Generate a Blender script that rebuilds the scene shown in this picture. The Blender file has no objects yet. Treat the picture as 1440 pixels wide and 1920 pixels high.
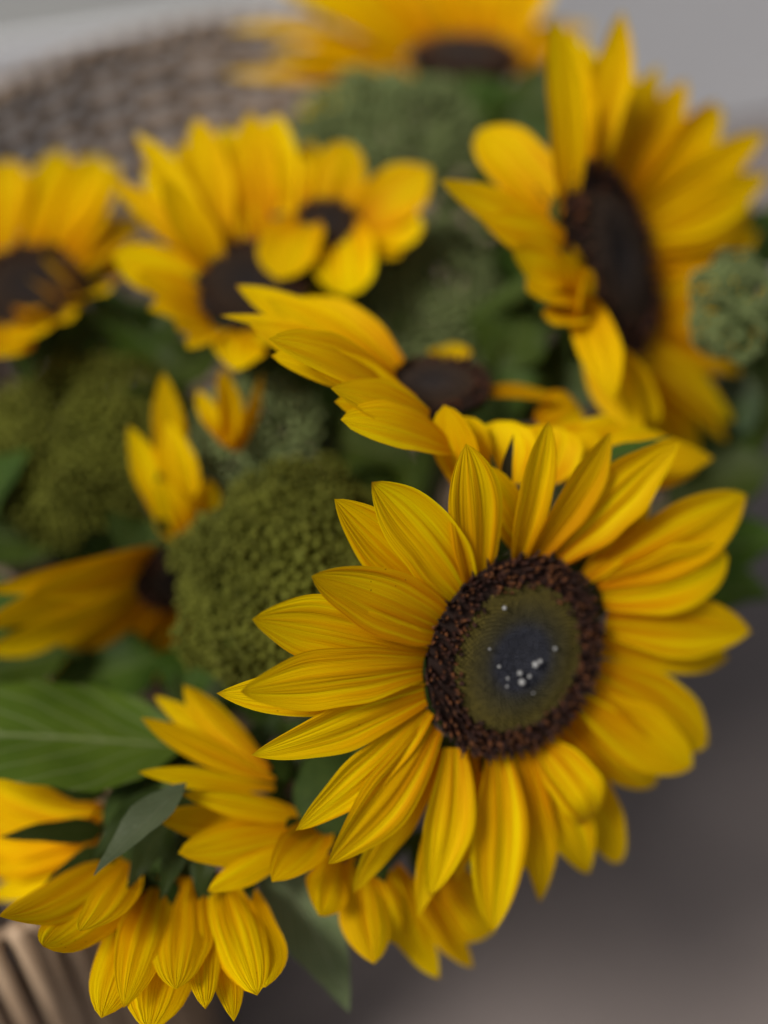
import bpy, bmesh, math, random
from mathutils import Vector, Matrix, Quaternion, noise
random.seed(7)
R = math.radians
sc = bpy.context.scene

# ------------------------------------------------------------------ camera
CAM_H, PITCH = 0.68, R(50)
CAM = Vector((0, 0, CAM_H))
FWD = Vector((0, math.cos(PITCH), -math.sin(PITCH)))
UP = Vector((0, math.sin(PITCH), math.cos(PITCH)))
RT = Vector((1, 0, 0))
LENS = 50.0
FPX = LENS / 36.0 * 1920.0
cd = bpy.data.cameras.new('camera')
cam = bpy.data.objects.new('camera', cd)
sc.collection.objects.link(cam)
cam.location = CAM
cam.rotation_euler = (R(90) - PITCH, 0, 0)
cd.sensor_fit = 'VERTICAL'
cd.sensor_height = 36
cd.sensor_width = 27
cd.lens = LENS
cd.clip_start = 0.01
cd.clip_end = 100
cd.dof.use_dof = True
cd.dof.focus_distance = 0.348
cd.dof.aperture_fstop = 2.9
sc.camera = cam

# ------------------------------------------------------------------ light
w = bpy.data.worlds.new('World'); sc.world = w; w.use_nodes = True
nt = w.node_tree; nt.nodes.clear()
wo = nt.nodes.new('ShaderNodeOutputWorld'); bg = nt.nodes.new('ShaderNodeBackground')
sky = nt.nodes.new('ShaderNodeTexSky'); sky.sky_type = 'NISHITA'; sky.sun_disc = False
SUN_EL, SUN_AZ = R(56), R(-122)        # azimuth from +Y, negative = towards -X
sky.sun_elevation = SUN_EL; sky.sun_rotation = SUN_AZ
sky.dust_density = 3.0
sky.air_density = 0.8
bg.inputs['Strength'].default_value = 0.042
hsv = nt.nodes.new('ShaderNodeHueSaturation'); hsv.inputs['Saturation'].default_value = 0.25   # overcast: a greyed sky
nt.links.new(sky.outputs[0], hsv.inputs['Color']); nt.links.new(hsv.outputs[0], bg.inputs[0]); nt.links.new(bg.outputs[0], wo.inputs[0])
sd = bpy.data.lights.new('sun', 'SUN'); sd.energy = 1.5; sd.angle = R(14); sd.color = (1, 0.95, 0.88)
so = bpy.data.objects.new('sun', sd); sc.collection.objects.link(so)
sundir = Vector((math.sin(SUN_AZ) * math.cos(SUN_EL), math.cos(SUN_AZ) * math.cos(SUN_EL), math.sin(SUN_EL)))
so.rotation_euler = sundir.to_track_quat('Z', 'Y').to_euler()
so.location = (-1, 1, 2)
vs = sc.view_settings
vs.view_transform = 'Standard'; vs.look = 'None'; vs.exposure = 1.06; vs.gamma = 1.0; vs.use_curve_mapping = False
sc.render.engine = 'CYCLES'
sc.cycles.use_denoising = True
sc.cycles.max_bounces = 8
sc.cycles.diffuse_bounces = 4
sc.cycles.transmission_bounces = 6

# ------------------------------------------------------------------ helpers
def ray(u, v):
    return FWD + RT * ((u - 720) / FPX) + UP * ((960 - v) / FPX)
def P(u, v, d):                                   # photo pixel + distance along the view axis -> world point
    return CAM + ray(u, v) * d
def cvec(x, y, z):                                # right, up, towards viewer -> world direction
    return (RT * x + UP * y - FWD * z).normalized()
def on_plane(u, v, C, N):
    r = ray(u, v)
    dn = r.dot(N)
    d0 = (C - CAM).dot(FWD)
    if abs(dn) < 0.12: return P(u, v, d0)
    d = (C - CAM).dot(N) / dn
    d = max(d0 - 0.05, min(d0 + 0.05, d))
    return P(u, v, d)
def link(o, parent=None):
    sc.collection.objects.link(o)
    if parent is not None: o.parent = parent
    return o
def mesh_obj(name, verts, faces, mat, parent=None, uvs=None, smooth=True, off=None, col=None):
    me = bpy.data.meshes.new(name)
    if off is not None: verts = [(v[0] - off[0], v[1] - off[1], v[2] - off[2]) for v in verts]
    me.from_pydata([tuple(v) for v in verts], [], faces)
    if uvs is not None:
        ul = me.uv_layers.new(name='UVMap')
        vi = [0] * len(me.loops); me.loops.foreach_get('vertex_index', vi)
        ul.data.foreach_set('uv', [c for i in vi for c in uvs[i]])
    if col is not None:
        a = me.color_attributes.new('tint', 'FLOAT_COLOR', 'POINT')
        a.data.foreach_set('color', [c for q in col for c in (q[0], q[1], q[2], 1.0)])
    if smooth: me.polygons.foreach_set('use_smooth', [True] * len(me.polygons))
    me.materials.append(mat)
    me.update()
    return link(bpy.data.objects.new(name, me), parent)
def thing(name, label, cat, loc=(0, 0, 0), group=None):
    o = bpy.data.objects.new(name, None)
    o.empty_display_size = 0.02
    o.location = loc; o['label'] = label; o['category'] = cat
    if group: o['group'] = group
    return link(o)
def tube_data(pts, rads, seg=8, closed=False, cap=True):
    pts = [Vector(p) for p in pts]; n = len(pts)
    V, F = [], []
    t0 = (pts[1] - pts[0]).normalized()
    a = t0.orthogonal().normalized()
    for i, p in enumerate(pts):
        if closed: t = pts[(i + 1) % n] - pts[i - 1]
        else: t = pts[min(i + 1, n - 1)] - pts[max(i - 1, 0)]
        t.normalize()
        a = (a - t * a.dot(t)).normalized(); b = t.cross(a)
        r = rads[i] if isinstance(rads, (list, tuple)) else rads
        for k in range(seg):
            an = 2 * math.pi * k / seg
            V.append(p + (a * math.cos(an) + b * math.sin(an)) * r)
    m = n if closed else n - 1
    for i in range(m):
        j = (i + 1) % n
        for k in range(seg):
            k2 = (k + 1) % seg
            F.append((i * seg + k, i * seg + k2, j * seg + k2, j * seg + k))
    if cap and not closed:
        F.append(tuple(range(seg - 1, -1, -1))); F.append(tuple((n - 1) * seg + k for k in range(seg)))
    return V, F
def bez(a, b, c, d, n):
    out = []
    for i in range(n + 1):
        t = i / n; s = 1 - t
        out.append(a * s**3 + b * 3 * s * s * t + c * 3 * s * t * t + d * t**3)
    return out

# ------------------------------------------------------------------ materials
class NT:
    def __init__(s, name):
        s.m = bpy.data.materials.new(name); s.m.use_nodes = True
        s.t = s.m.node_tree; s.t.nodes.clear()
        s.out = s.n('ShaderNodeOutputMaterial')
    def n(s, kind, **kw):
        x = s.t.nodes.new(kind)
        for k, v in kw.items(): setattr(x, k, v)
        return x
    def l(s, a, b): s.t.links.new(a, b)
    def val(s, sock, v):
        if hasattr(v, 'bl_idname') or isinstance(v, bpy.types.NodeSocket): s.l(v, sock)
        else: sock.default_value = v
    def math(s, op, a, b=0.0, c=None, clamp=False):
        x = s.n('ShaderNodeMath', operation=op, use_clamp=clamp)
        s.val(x.inputs[0], a); s.val(x.inputs[1], b)
        if c is not None: s.val(x.inputs[2], c)
        return x.outputs[0]
    def mix(s, f, a, b, bt='MIX'):
        x = s.n('ShaderNodeMix', data_type='RGBA', blend_type=bt)
        s.val(x.inputs['Factor'], f)
        s.val(x.inputs[6], a if not isinstance(a, tuple) else (*a, 1)); s.val(x.inputs[7], b if not isinstance(b, tuple) else (*b, 1))
        return x.outputs[2]
    def ramp(s, f, stops):
        x = s.n('ShaderNodeValToRGB'); e = x.color_ramp.elements
        while len(e) < len(stops): e.new(0.5)
        for q, (p, c) in zip(e, stops):
            q.position = p; q.color = (*c, 1) if len(c) == 3 else c
        s.l(f, x.inputs[0]); return x.outputs[0]
    def noise(s, vec, scale, detail=3, rough=0.5):
        x = s.n('ShaderNodeTexNoise'); s.l(vec, x.inputs['Vector'])
        x.inputs['Scale'].default_value = scale; x.inputs['Detail'].default_value = detail; x.inputs['Roughness'].default_value = rough
        return x.outputs['Fac']
    def scalev(s, vec, xyz):
        x = s.n('ShaderNodeVectorMath', operation='MULTIPLY'); s.l(vec, x.inputs[0]); x.inputs[1].default_value = xyz
        return x.outputs[0]
    def bump(s, h, strength, dist=0.001):
        x = s.n('ShaderNodeBump'); s.l(h, x.inputs['Height']); x.inputs['Strength'].default_value = strength; x.inputs['Distance'].default_value = dist
        return x.outputs[0]

def petal_mat():
    m = NT('petal')
    uv = m.n('ShaderNodeUVMap', uv_map='UVMap').outputs[0]
    oi = m.n('ShaderNodeObjectInfo')
    sh = m.n('ShaderNodeVectorMath', operation='ADD'); m.l(uv, sh.inputs[0])
    cm = m.n('ShaderNodeCombineXYZ'); m.l(m.math('MULTIPLY', oi.outputs['Random'], 37.0), cm.inputs[2]); m.l(cm.outputs[0], sh.inputs[1])
    sp = m.n('ShaderNodeSeparateXYZ'); m.l(uv, sp.inputs[0])
    U, V = sp.outputs[0], sp.outputs[1]
    st = m.noise(m.scalev(sh.outputs[0], (13, 0.8, 1)), 1.0, 2, 0.5)      # broad streaks along the petal
    fi = m.noise(m.scalev(sh.outputs[0], (44, 1.6, 1)), 1.0, 2, 0.6)      # fine veins
    bl = m.noise(m.scalev(sh.outputs[0], (2.2, 2.5, 1)), 1.0, 3, 0.55)    # soft blotches
    along = m.ramp(m.math('ADD', V, m.math('MULTIPLY', m.math('SUBTRACT', bl, 0.5), 0.35)),
                   [(0.0, (0.53, 0.170, 0.0003)), (0.26, (0.70, 0.340, 0.0004)), (0.6, (0.79, 0.480, 0.0004)), (1.0, (0.81, 0.550, 0.0005))])
    c = m.mix(m.math('MULTIPLY', m.math('SUBTRACT', st, 0.50, clamp=True), 5.5, clamp=True), along, (0.85, 0.63, 0.0008))
    c = m.mix(m.math('MULTIPLY', m.math('SUBTRACT', 0.47, st, clamp=True), 3.2, clamp=True), c, (0.66, 0.28, 0.0004))
    c = m.mix(m.math('MULTIPLY', m.math('SUBTRACT', 0.46, fi, clamp=True), 1.6, clamp=True), c, (0.62, 0.29, 0.0006))
    vo = m.n('ShaderNodeTexVoronoi'); m.l(m.scalev(sh.outputs[0], (9, 22, 1)), vo.inputs['Vector']); vo.inputs['Scale'].default_value = 1.0
    spk = m.math('MULTIPLY', m.math('LESS_THAN', vo.outputs['Distance'], 0.13), m.math('GREATER_THAN', bl, 0.61))
    c = m.mix(m.math('MULTIPLY', spk, 0.6), c, (0.16, 0.05, 0.004))
    tipb = m.math('MULTIPLY', m.math('SUBTRACT', V, 0.955, clamp=True), m.math('MULTIPLY', m.math('SUBTRACT', oi.outputs['Random'], 0.45, clamp=True), 40.0), clamp=True)
    c = m.mix(tipb, c, (0.30, 0.10, 0.006))
    hs = m.n('ShaderNodeHueSaturation')
    m.l(m.math('ADD', 0.492, m.math('MULTIPLY', oi.outputs['Random'], 0.014)), hs.inputs['Hue'])
    m.l(m.math('ADD', 0.88, m.math('MULTIPLY', oi.outputs['Random'], 0.2)), hs.inputs['Value'])
    m.l(c, hs.inputs['Color'])
    h = m.math('ADD', m.math('MULTIPLY', st, 1.0), m.math('MULTIPLY', fi, 0.18))
    bp = m.bump(h, 0.75, 0.0012)
    b = m.n('ShaderNodeBsdfPrincipled'); m.l(hs.outputs[0], b.inputs['Base Color']); b.inputs['Roughness'].default_value = 0.58
    b.inputs['Specular IOR Level'].default_value = 0.042
    m.l(bp, b.inputs['Normal'])
    tr = m.n('ShaderNodeBsdfTranslucent'); m.l(m.mix(0.5, hs.outputs[0], (0.85, 0.38, 0.0005)), tr.inputs[0])
    m.l(bp, tr.inputs['Normal'])
    mx = m.n('ShaderNodeMixShader'); mx.inputs[0].default_value = 0.33
    m.l(b.outputs[0], mx.inputs[1]); m.l(tr.outputs[0], mx.inputs[2]); m.l(mx.outputs[0], m.out.inputs[0])
    return m.m
def leaf_mat(name, c0, c1, vein):
    m = NT(name)
    uv = m.n('ShaderNodeUVMap', uv_map='UVMap').outputs[0]
    oi = m.n('ShaderNodeObjectInfo')
    sp = m.n('ShaderNodeSeparateXYZ'); m.l(uv, sp.inputs[0])
    a = m.math('ABSOLUTE', m.math('SUBTRACT', sp.outputs[0], 0.5))         # 0 at the midrib .. 0.5 at the edge
    mid = m.math('SUBTRACT', 1.0, m.math('MULTIPLY', a, 38.0), clamp=True)
    ph = m.math('FRACT', m.math('SUBTRACT', m.math('MULTIPLY', sp.outputs[1], 7.0), m.math('MULTIPLY', a, 5.5)))
    sv = m.math('SUBTRACT', 1.0, m.math('MULTIPLY', m.math('ABSOLUTE', m.math('SUBTRACT', ph, 0.5)), 15.0), clamp=True)
    vm = m.math('MAXIMUM', mid, m.math('MULTIPLY', sv, 0.7))
    gn = m.n('ShaderNodeNewGeometry')
    bl = m.noise(gn.outputs['Position'], 55, 4, 0.6)
    c = m.mix(m.math('MULTIPLY', m.math('SUBTRACT', bl, 0.3), 1.8, clamp=True), c0, c1)
    c = m.mix(m.math('MULTIPLY', vm, 0.65), c, vein)
    hs = m.n('ShaderNodeHueSaturation'); m.l(c, hs.inputs['Color'])
    m.l(m.math('ADD', 0.48, m.math('MULTIPLY', oi.outputs['Random'], 0.04)), hs.inputs['Hue'])
    m.l(m.math('ADD', 0.75, m.math('MULTIPLY', oi.outputs['Random'], 0.5)), hs.inputs['Value'])
    bp = m.bump(m.math('ADD', vm, m.math('MULTIPLY', m.noise(gn.outputs['Position'], 900, 2), 0.5)), 0.5, 0.0008)
    b = m.n('ShaderNodeBsdfPrincipled'); m.l(hs.outputs[0], b.inputs['Base Color']); b.inputs['Roughness'].default_value = 0.5
    b.inputs['Specular IOR Level'].default_value = 0.15
    m.l(bp, b.inputs['Normal'])
    tr = m.n('ShaderNodeBsdfTranslucent'); m.l(m.mix(0.5, hs.outputs[0], (0.07, 0.12, 0.003)), tr.inputs[0])
    mx = m.n('ShaderNodeMixShader'); mx.inputs[0].default_value = 0.22
    m.l(b.outputs[0], mx.inputs[1]); m.l(tr.outputs[0], mx.inputs[2]); m.l(mx.outputs[0], m.out.inputs[0])
    return m.m
def plain_mat(name, c0, c1, scale=200, rough=0.6, spec=0.3, bump=0.3, dist=0.0006, stretch=None, rnd=0.3, attr=False):
    m = NT(name)
    tc = m.n('ShaderNodeTexCoord').outputs['Object']
    if stretch: tc = m.scalev(tc, stretch)
    oi = m.n('ShaderNodeObjectInfo')
    nz = m.noise(tc, scale, 5, 0.6)
    if attr:
        at = m.n('ShaderNodeAttribute', attribute_name='tint')
        c = m.mix(m.math('MULTIPLY', nz, 0.5), at.outputs['Color'], (0.01, 0.008, 0.004))
    else:
        c = m.mix(m.math('MULTIPLY', m.math('SUBTRACT', nz, 0.25), 2.0, clamp=True), c0, c1)
    hs = m.n('ShaderNodeHueSaturation'); m.l(c, hs.inputs['Color'])
    m.l(m.math('ADD', 1 - rnd / 2, m.math('MULTIPLY', oi.outputs['Random'], rnd)), hs.inputs['Value'])
    b = m.n('ShaderNodeBsdfPrincipled'); m.l(hs.outputs[0], b.inputs['Base Color'])
    b.inputs['Roughness'].default_value = rough; b.inputs['Specular IOR Level'].default_value = spec
    m.l(m.bump(nz, bump, dist), b.inputs['Normal'])
    m.l(b.outputs[0], m.out.inputs[0])
    return m.m
M_PETAL = petal_mat()
M_LEAF = leaf_mat('leaf_green', (0.022, 0.044, 0.004), (0.055, 0.088, 0.008), (0.16, 0.19, 0.07))
M_BIGLEAF = leaf_mat('broad_leaf_green', (0.050, 0.078, 0.007), (0.095, 0.128, 0.014), (0.26, 0.28, 0.13))
M_SEPAL = leaf_mat('sepal_green', (0.016, 0.030, 0.004), (0.036, 0.055, 0.010), (0.08, 0.10, 0.03))
M_GREY = leaf_mat('grey_green_leaf', (0.055, 0.080, 0.036), (0.105, 0.135, 0.070), (0.17, 0.20, 0.12))
M_PALE = leaf_mat('pale_leaf_green', (0.10, 0.13, 0.055), (0.17, 0.20, 0.10), (0.26, 0.29, 0.17))
M_CHAFF = leaf_mat('dark_sepal', (0.012, 0.009, 0.004), (0.022, 0.018, 0.007), (0.03, 0.03, 0.012))
M_STEM = plain_mat('stem_green', (0.030, 0.052, 0.007), (0.062, 0.088, 0.016), 300, 0.6, 0.2)
M_RECEPT = plain_mat('receptacle_green', (0.018, 0.034, 0.006), (0.036, 0.056, 0.010), 300, 0.7, 0.1)
M_DISC = plain_mat('disc', (0, 0, 0), (0, 0, 0), 900, 0.62, 0.25, 0.4, 0.0004, rnd=0.1, attr=True)
M_SEDUM = plain_mat('sedum_bud', (0.058, 0.064, 0.005), (0.125, 0.128, 0.019), 130, 0.65, 0.1, 0.2, rnd=0.6)
M_SEDUM2 = plain_mat('sedum_bud_pale', (0.090, 0.122, 0.036), (0.180, 0.212, 0.085), 130, 0.65, 0.15, 0.2, rnd=0.5)
M_WICKER = plain_mat('wicker_brown', (0.15, 0.10, 0.066), (0.40, 0.30, 0.22), 60, 0.65, 0.3, 0.5, 0.001, rnd=0.7)
M_CANE = plain_mat('cane_tan', (0.20, 0.125, 0.07), (0.48, 0.35, 0.235), 90, 0.6, 0.3, 0.5, 0.001, stretch=(1, 1, 0.12), rnd=0.7)
M_GLINT = plain_mat('pale_glint', (0.20, 0.20, 0.20), (0.36, 0.36, 0.35), 400, 0.35, 0.5, 0.1)

# ------------------------------------------------------------------ setting
def floor_mat():
    m = NT('stone_floor')
    p = m.n('ShaderNodeNewGeometry').outputs['Position']
    a = m.noise(p, 3.2, 5, 0.6); b_ = m.noise(p, 120, 4, 0.7)
    c = m.mix(a, (0.140, 0.113, 0.104), (0.235, 0.196, 0.181))
    c = m.mix(m.math('MULTIPLY', b_, 0.35), c, (0.07, 0.06, 0.055))
    b = m.n('ShaderNodeBsdfPrincipled'); m.l(c, b.inputs['Base Color']); b.inputs['Roughness'].default_value = 0.6
    m.l(m.bump(b_, 0.3, 0.002), b.inputs['Normal'])
    m.l(b.outputs[0], m.out.inputs[0]); return m.m
def step_mat(nm, ca, cb):
    m = NT(nm)
    p = m.n('ShaderNodeNewGeometry').outputs['Position']
    a = m.noise(p, 4, 5, 0.6); b_ = m.noise(p, 160, 4, 0.7)
    c = m.mix(a, ca, cb)
    b = m.n('ShaderNodeBsdfPrincipled'); m.l(c, b.inputs['Base Color']); b.inputs['Roughness'].default_value = 0.6
    m.l(m.bump(b_, 0.3, 0.002), b.inputs['Normal'])
    m.l(b.outputs[0], m.out.inputs[0]); return m.m
fl = mesh_obj('floor', [(-6, -4, 0), (6, -4, 0), (6, 6, 0), (-6, 6, 0)], [(0, 1, 2, 3)], floor_mat(), smooth=False)
fl['kind'] = 'structure'
# low painted step behind the baskets: riser runs back slightly to the right
bm = bmesh.new()
bmesh.ops.create_cube(bm, size=1.0)
bmesh.ops.scale(bm, vec=(4.0, 1.2, 0.165), verts=bm.verts)
bmesh.ops.bevel(bm, geom=[e for e in bm.edges], offset=0.006, segments=3, affect='EDGES', profile=0.5)
me = bpy.data.meshes.new('step'); bm.to_mesh(me); bm.free(); me.materials.append(step_mat('painted_riser', (0.66, 0.67, 0.70), (0.76, 0.77, 0.79))); me.materials.append(step_mat('darkened_tread', (0.19, 0.19, 0.185), (0.26, 0.26, 0.25)))
for f in me.polygons: f.material_index = 1 if f.normal.z > .9 else 0  # top face coloured darker, riser paler, to even out the light they catch
stp = link(bpy.data.objects.new('step', me)); stp['kind'] = 'structure'
yaw = R(15)
front = Vector((0.02, 0.905, 0))
stp.rotation_euler = (0, 0, yaw)
stp.location = front + Vector((-math.sin(yaw), math.cos(yaw), 0)) * 0.6 + Vector((0, 0, 0.0835))

# ------------------------------------------------------------------ baskets
BC = Vector((-0.040, 0.482, 0)); B_RT, B_RB, B_H = 0.200, 0.120, 0.27
def basket():
    t = thing('wicker_basket', 'round brown woven wicker basket holding the whole bunch of sunflowers', 'basket', BC)
    nst = 44
    def rad(z): return B_RB + (B_RT - B_RB) * (z / B_H) ** 0.8
    for k in range(nst):
        an = 2 * math.pi * k / nst
        pts = [Vector((math.cos(an) * rad(z), math.sin(an) * rad(z), z)) for z in [0.012 + (B_H - 0.014) * i / 7 for i in range(8)]]
        V, F = tube_data(pts, 0.0028, 6); mesh_obj('stake', V, F, M_WICKER, t)
    rows = 40
    for r in range(rows):
        z = 0.010 + (B_H - 0.018) * r / (rows - 1)
        pts = []
        for i in range(nst * 4):
            an = 2 * math.pi * i / (nst * 4)
            rr = rad(z) + 0.0045 * math.cos(an * nst / 2 + (math.pi if r % 2 else 0)) + random.uniform(-.0005, .0005)
            pts.append(Vector((math.cos(an) * rr, math.sin(an) * rr, z + random.uniform(-.0006, .0006))))
        V, F = tube_data(pts, 0.0036, 6, closed=True); mesh_obj('weaver', V, F, M_WICKER, t)
    for s in (0, 1):                                  # twisted two-strand border
        pts = []
        for i in range(400):
            an = 2 * math.pi * i / 400
            tw = an * 50 + s * math.pi
            rr = B_RT + 0.003 * math.cos(tw)
            pts.append(Vector((math.cos(an) * rr, math.sin(an) * rr, B_H + 0.002 + 0.003 * math.sin(tw))))
        V, F = tube_data(pts, 0.0034, 7, closed=True); mesh_obj('border_strand', V, F, M_WICKER, t)
    V = [Vector((math.cos(2 * math.pi * k / 48) * (B_RB + .002), math.sin(2 * math.pi * k / 48) * (B_RB + .002), z)) for z in (0.004, 0.012) for k in range(48)]
    F = [(k, (k + 1) % 48, 48 + (k + 1) % 48, 48 + k) for k in range(48)] + [tuple(range(47, -1, -1)), tuple(range(48, 96))]
    mesh_obj('base', V, F, M_WICKER, t, smooth=False)
basket()
def cane_basket():
    C = Vector((-0.138, 0.223, 0)); r, h = 0.060, 0.285
    t = thing('cane_basket', 'narrow pale basket of upright canes beneath the drooping sunflower', 'basket', C)
    n = 54
    for k in range(n):
        an = 2 * math.pi * (k + random.uniform(-.2, .2)) / n
        rr = r + random.uniform(-.0012, .0012)
        lean = random.uniform(-.02, .02)
        pts = [Vector((math.cos(an + lean * z) * rr, math.sin(an + lean * z) * rr, z * h + .002)) for z in (0, .25, .5, .75, 1)]
        pts = [p + Vector((random.uniform(-.0006, .0006), random.uniform(-.0006, .0006), 0)) for p in pts]
        q = random.uniform(.0026, .0038)
        V, F = tube_data(pts, [q * random.uniform(.9, 1.08) for _ in pts], 7); mesh_obj('cane', V, F, M_CANE, t)
    for z in (0.02, 0.15, h - .01):
        pts = [Vector((math.cos(2 * math.pi * i / 60) * (r - .0055), math.sin(2 * math.pi * i / 60) * (r - .0055), z)) for i in range(60)]
        V, F = tube_data(pts, 0.003, 6, closed=True); mesh_obj('hoop', V, F, M_CANE, t)
cane_basket()

# ------------------------------------------------------------------ sunflower pieces
def petal_geo(base, tip, N, hw, arch=0.06, bend=0.0, cup=0.35, roll=0.0, sharp=1.0, curl=0.0, nu=10, nv=18, basew=0.45, seed=0):
    rng = random.Random(seed)
    T = tip - base; L = T.length; t0 = T.normalized()
    S0 = N.cross(t0)
    if S0.length < 1e-4: S0 = t0.orthogonal()
    S0.normalize(); n0 = t0.cross(S0).normalized()
    q = Quaternion(t0, roll); S0 = q @ S0; n0 = q @ n0
    mid = (base + tip) * 0.5 + n0 * arch * L + S0 * bend * L
    f1, f2, p1, p2 = rng.uniform(3, 6), rng.uniform(3, 6), rng.uniform(0, 6), rng.uniform(0, 6)
    ra = hw * rng.uniform(0.03, 0.10)
    asym = rng.uniform(-.12, .12)
    tw = rng.uniform(-.25, .25)
    wf, wp = rng.uniform(5, 9), rng.uniform(0, 6)
    gA, gB, gK, gP, gP2 = rng.uniform(.035, .07), rng.uniform(.01, .022), rng.uniform(1.9, 2.9), rng.uniform(-.8, .8), rng.uniform(0, 6)
    V, uv = [], []
    pk = 0.52 + rng.uniform(-.06, .06)
    for j in range(nv + 1):
        t = j / nv; s = 1 - t
        p = base * s * s + mid * 2 * s * t + tip * t * t
        tg = ((mid - base) * s + (tip - mid) * t).normalized()
        S = (S0 - tg * S0.dot(tg)).normalized(); n = tg.cross(S)
        qa = Quaternion(tg, tw * (t - .3)); S = qa @ S; n = qa @ n
        p = p + n * curl * L * max(0, t - .6) ** 2 * 3
        if t < pk: wd = basew + (1 - basew) * math.sin(math.pi / 2 * t / pk)
        else:
            x = (t - pk) / (1 - pk); wd = max(0.0, 1 - x ** (1.75 + .9 * (1 - sharp))) ** (0.62 + .28 * sharp)
        wd = wd * hw * (1 + 0.03 * math.sin(wf * t * 2 + wp))
        for i in range(nu + 1):
            a = -1 + 2 * i / nu
            gro = hw * (gA * math.cos(a * math.pi * gK + gP) + gB * math.cos(a * math.pi * (gK * 2.1) + gP2 + 1.5 * t)) * (0.35 + 0.65 * math.sin(math.pi * min(1, t * 1.1 + .02)))
            h = cup * wd * (abs(a) ** 1.6) * (1 - .4 * t) + gro * (wd / hw) + ra * (math.sin(f1 * t + p1) * max(0, a) + math.sin(f2 * t + p2) * max(0, -a)) * (wd / hw)
            V.append(p + S * (wd * (a * (1 + .05 * noise.noise(Vector((t * 5, seed * 3.1, 2.0 if a > 0 else -2.0)))) + asym * (1 - a * a) * .5)) + n * h)
            uv.append(((a + 1) / 2, t))
    F = []
    for j in range(nv):
        for i in range(nu):
            b = j * (nu + 1) + i
            F.append((b, b + 1, b + nu + 2, b + nu + 1))
    return V, F, uv

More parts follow.
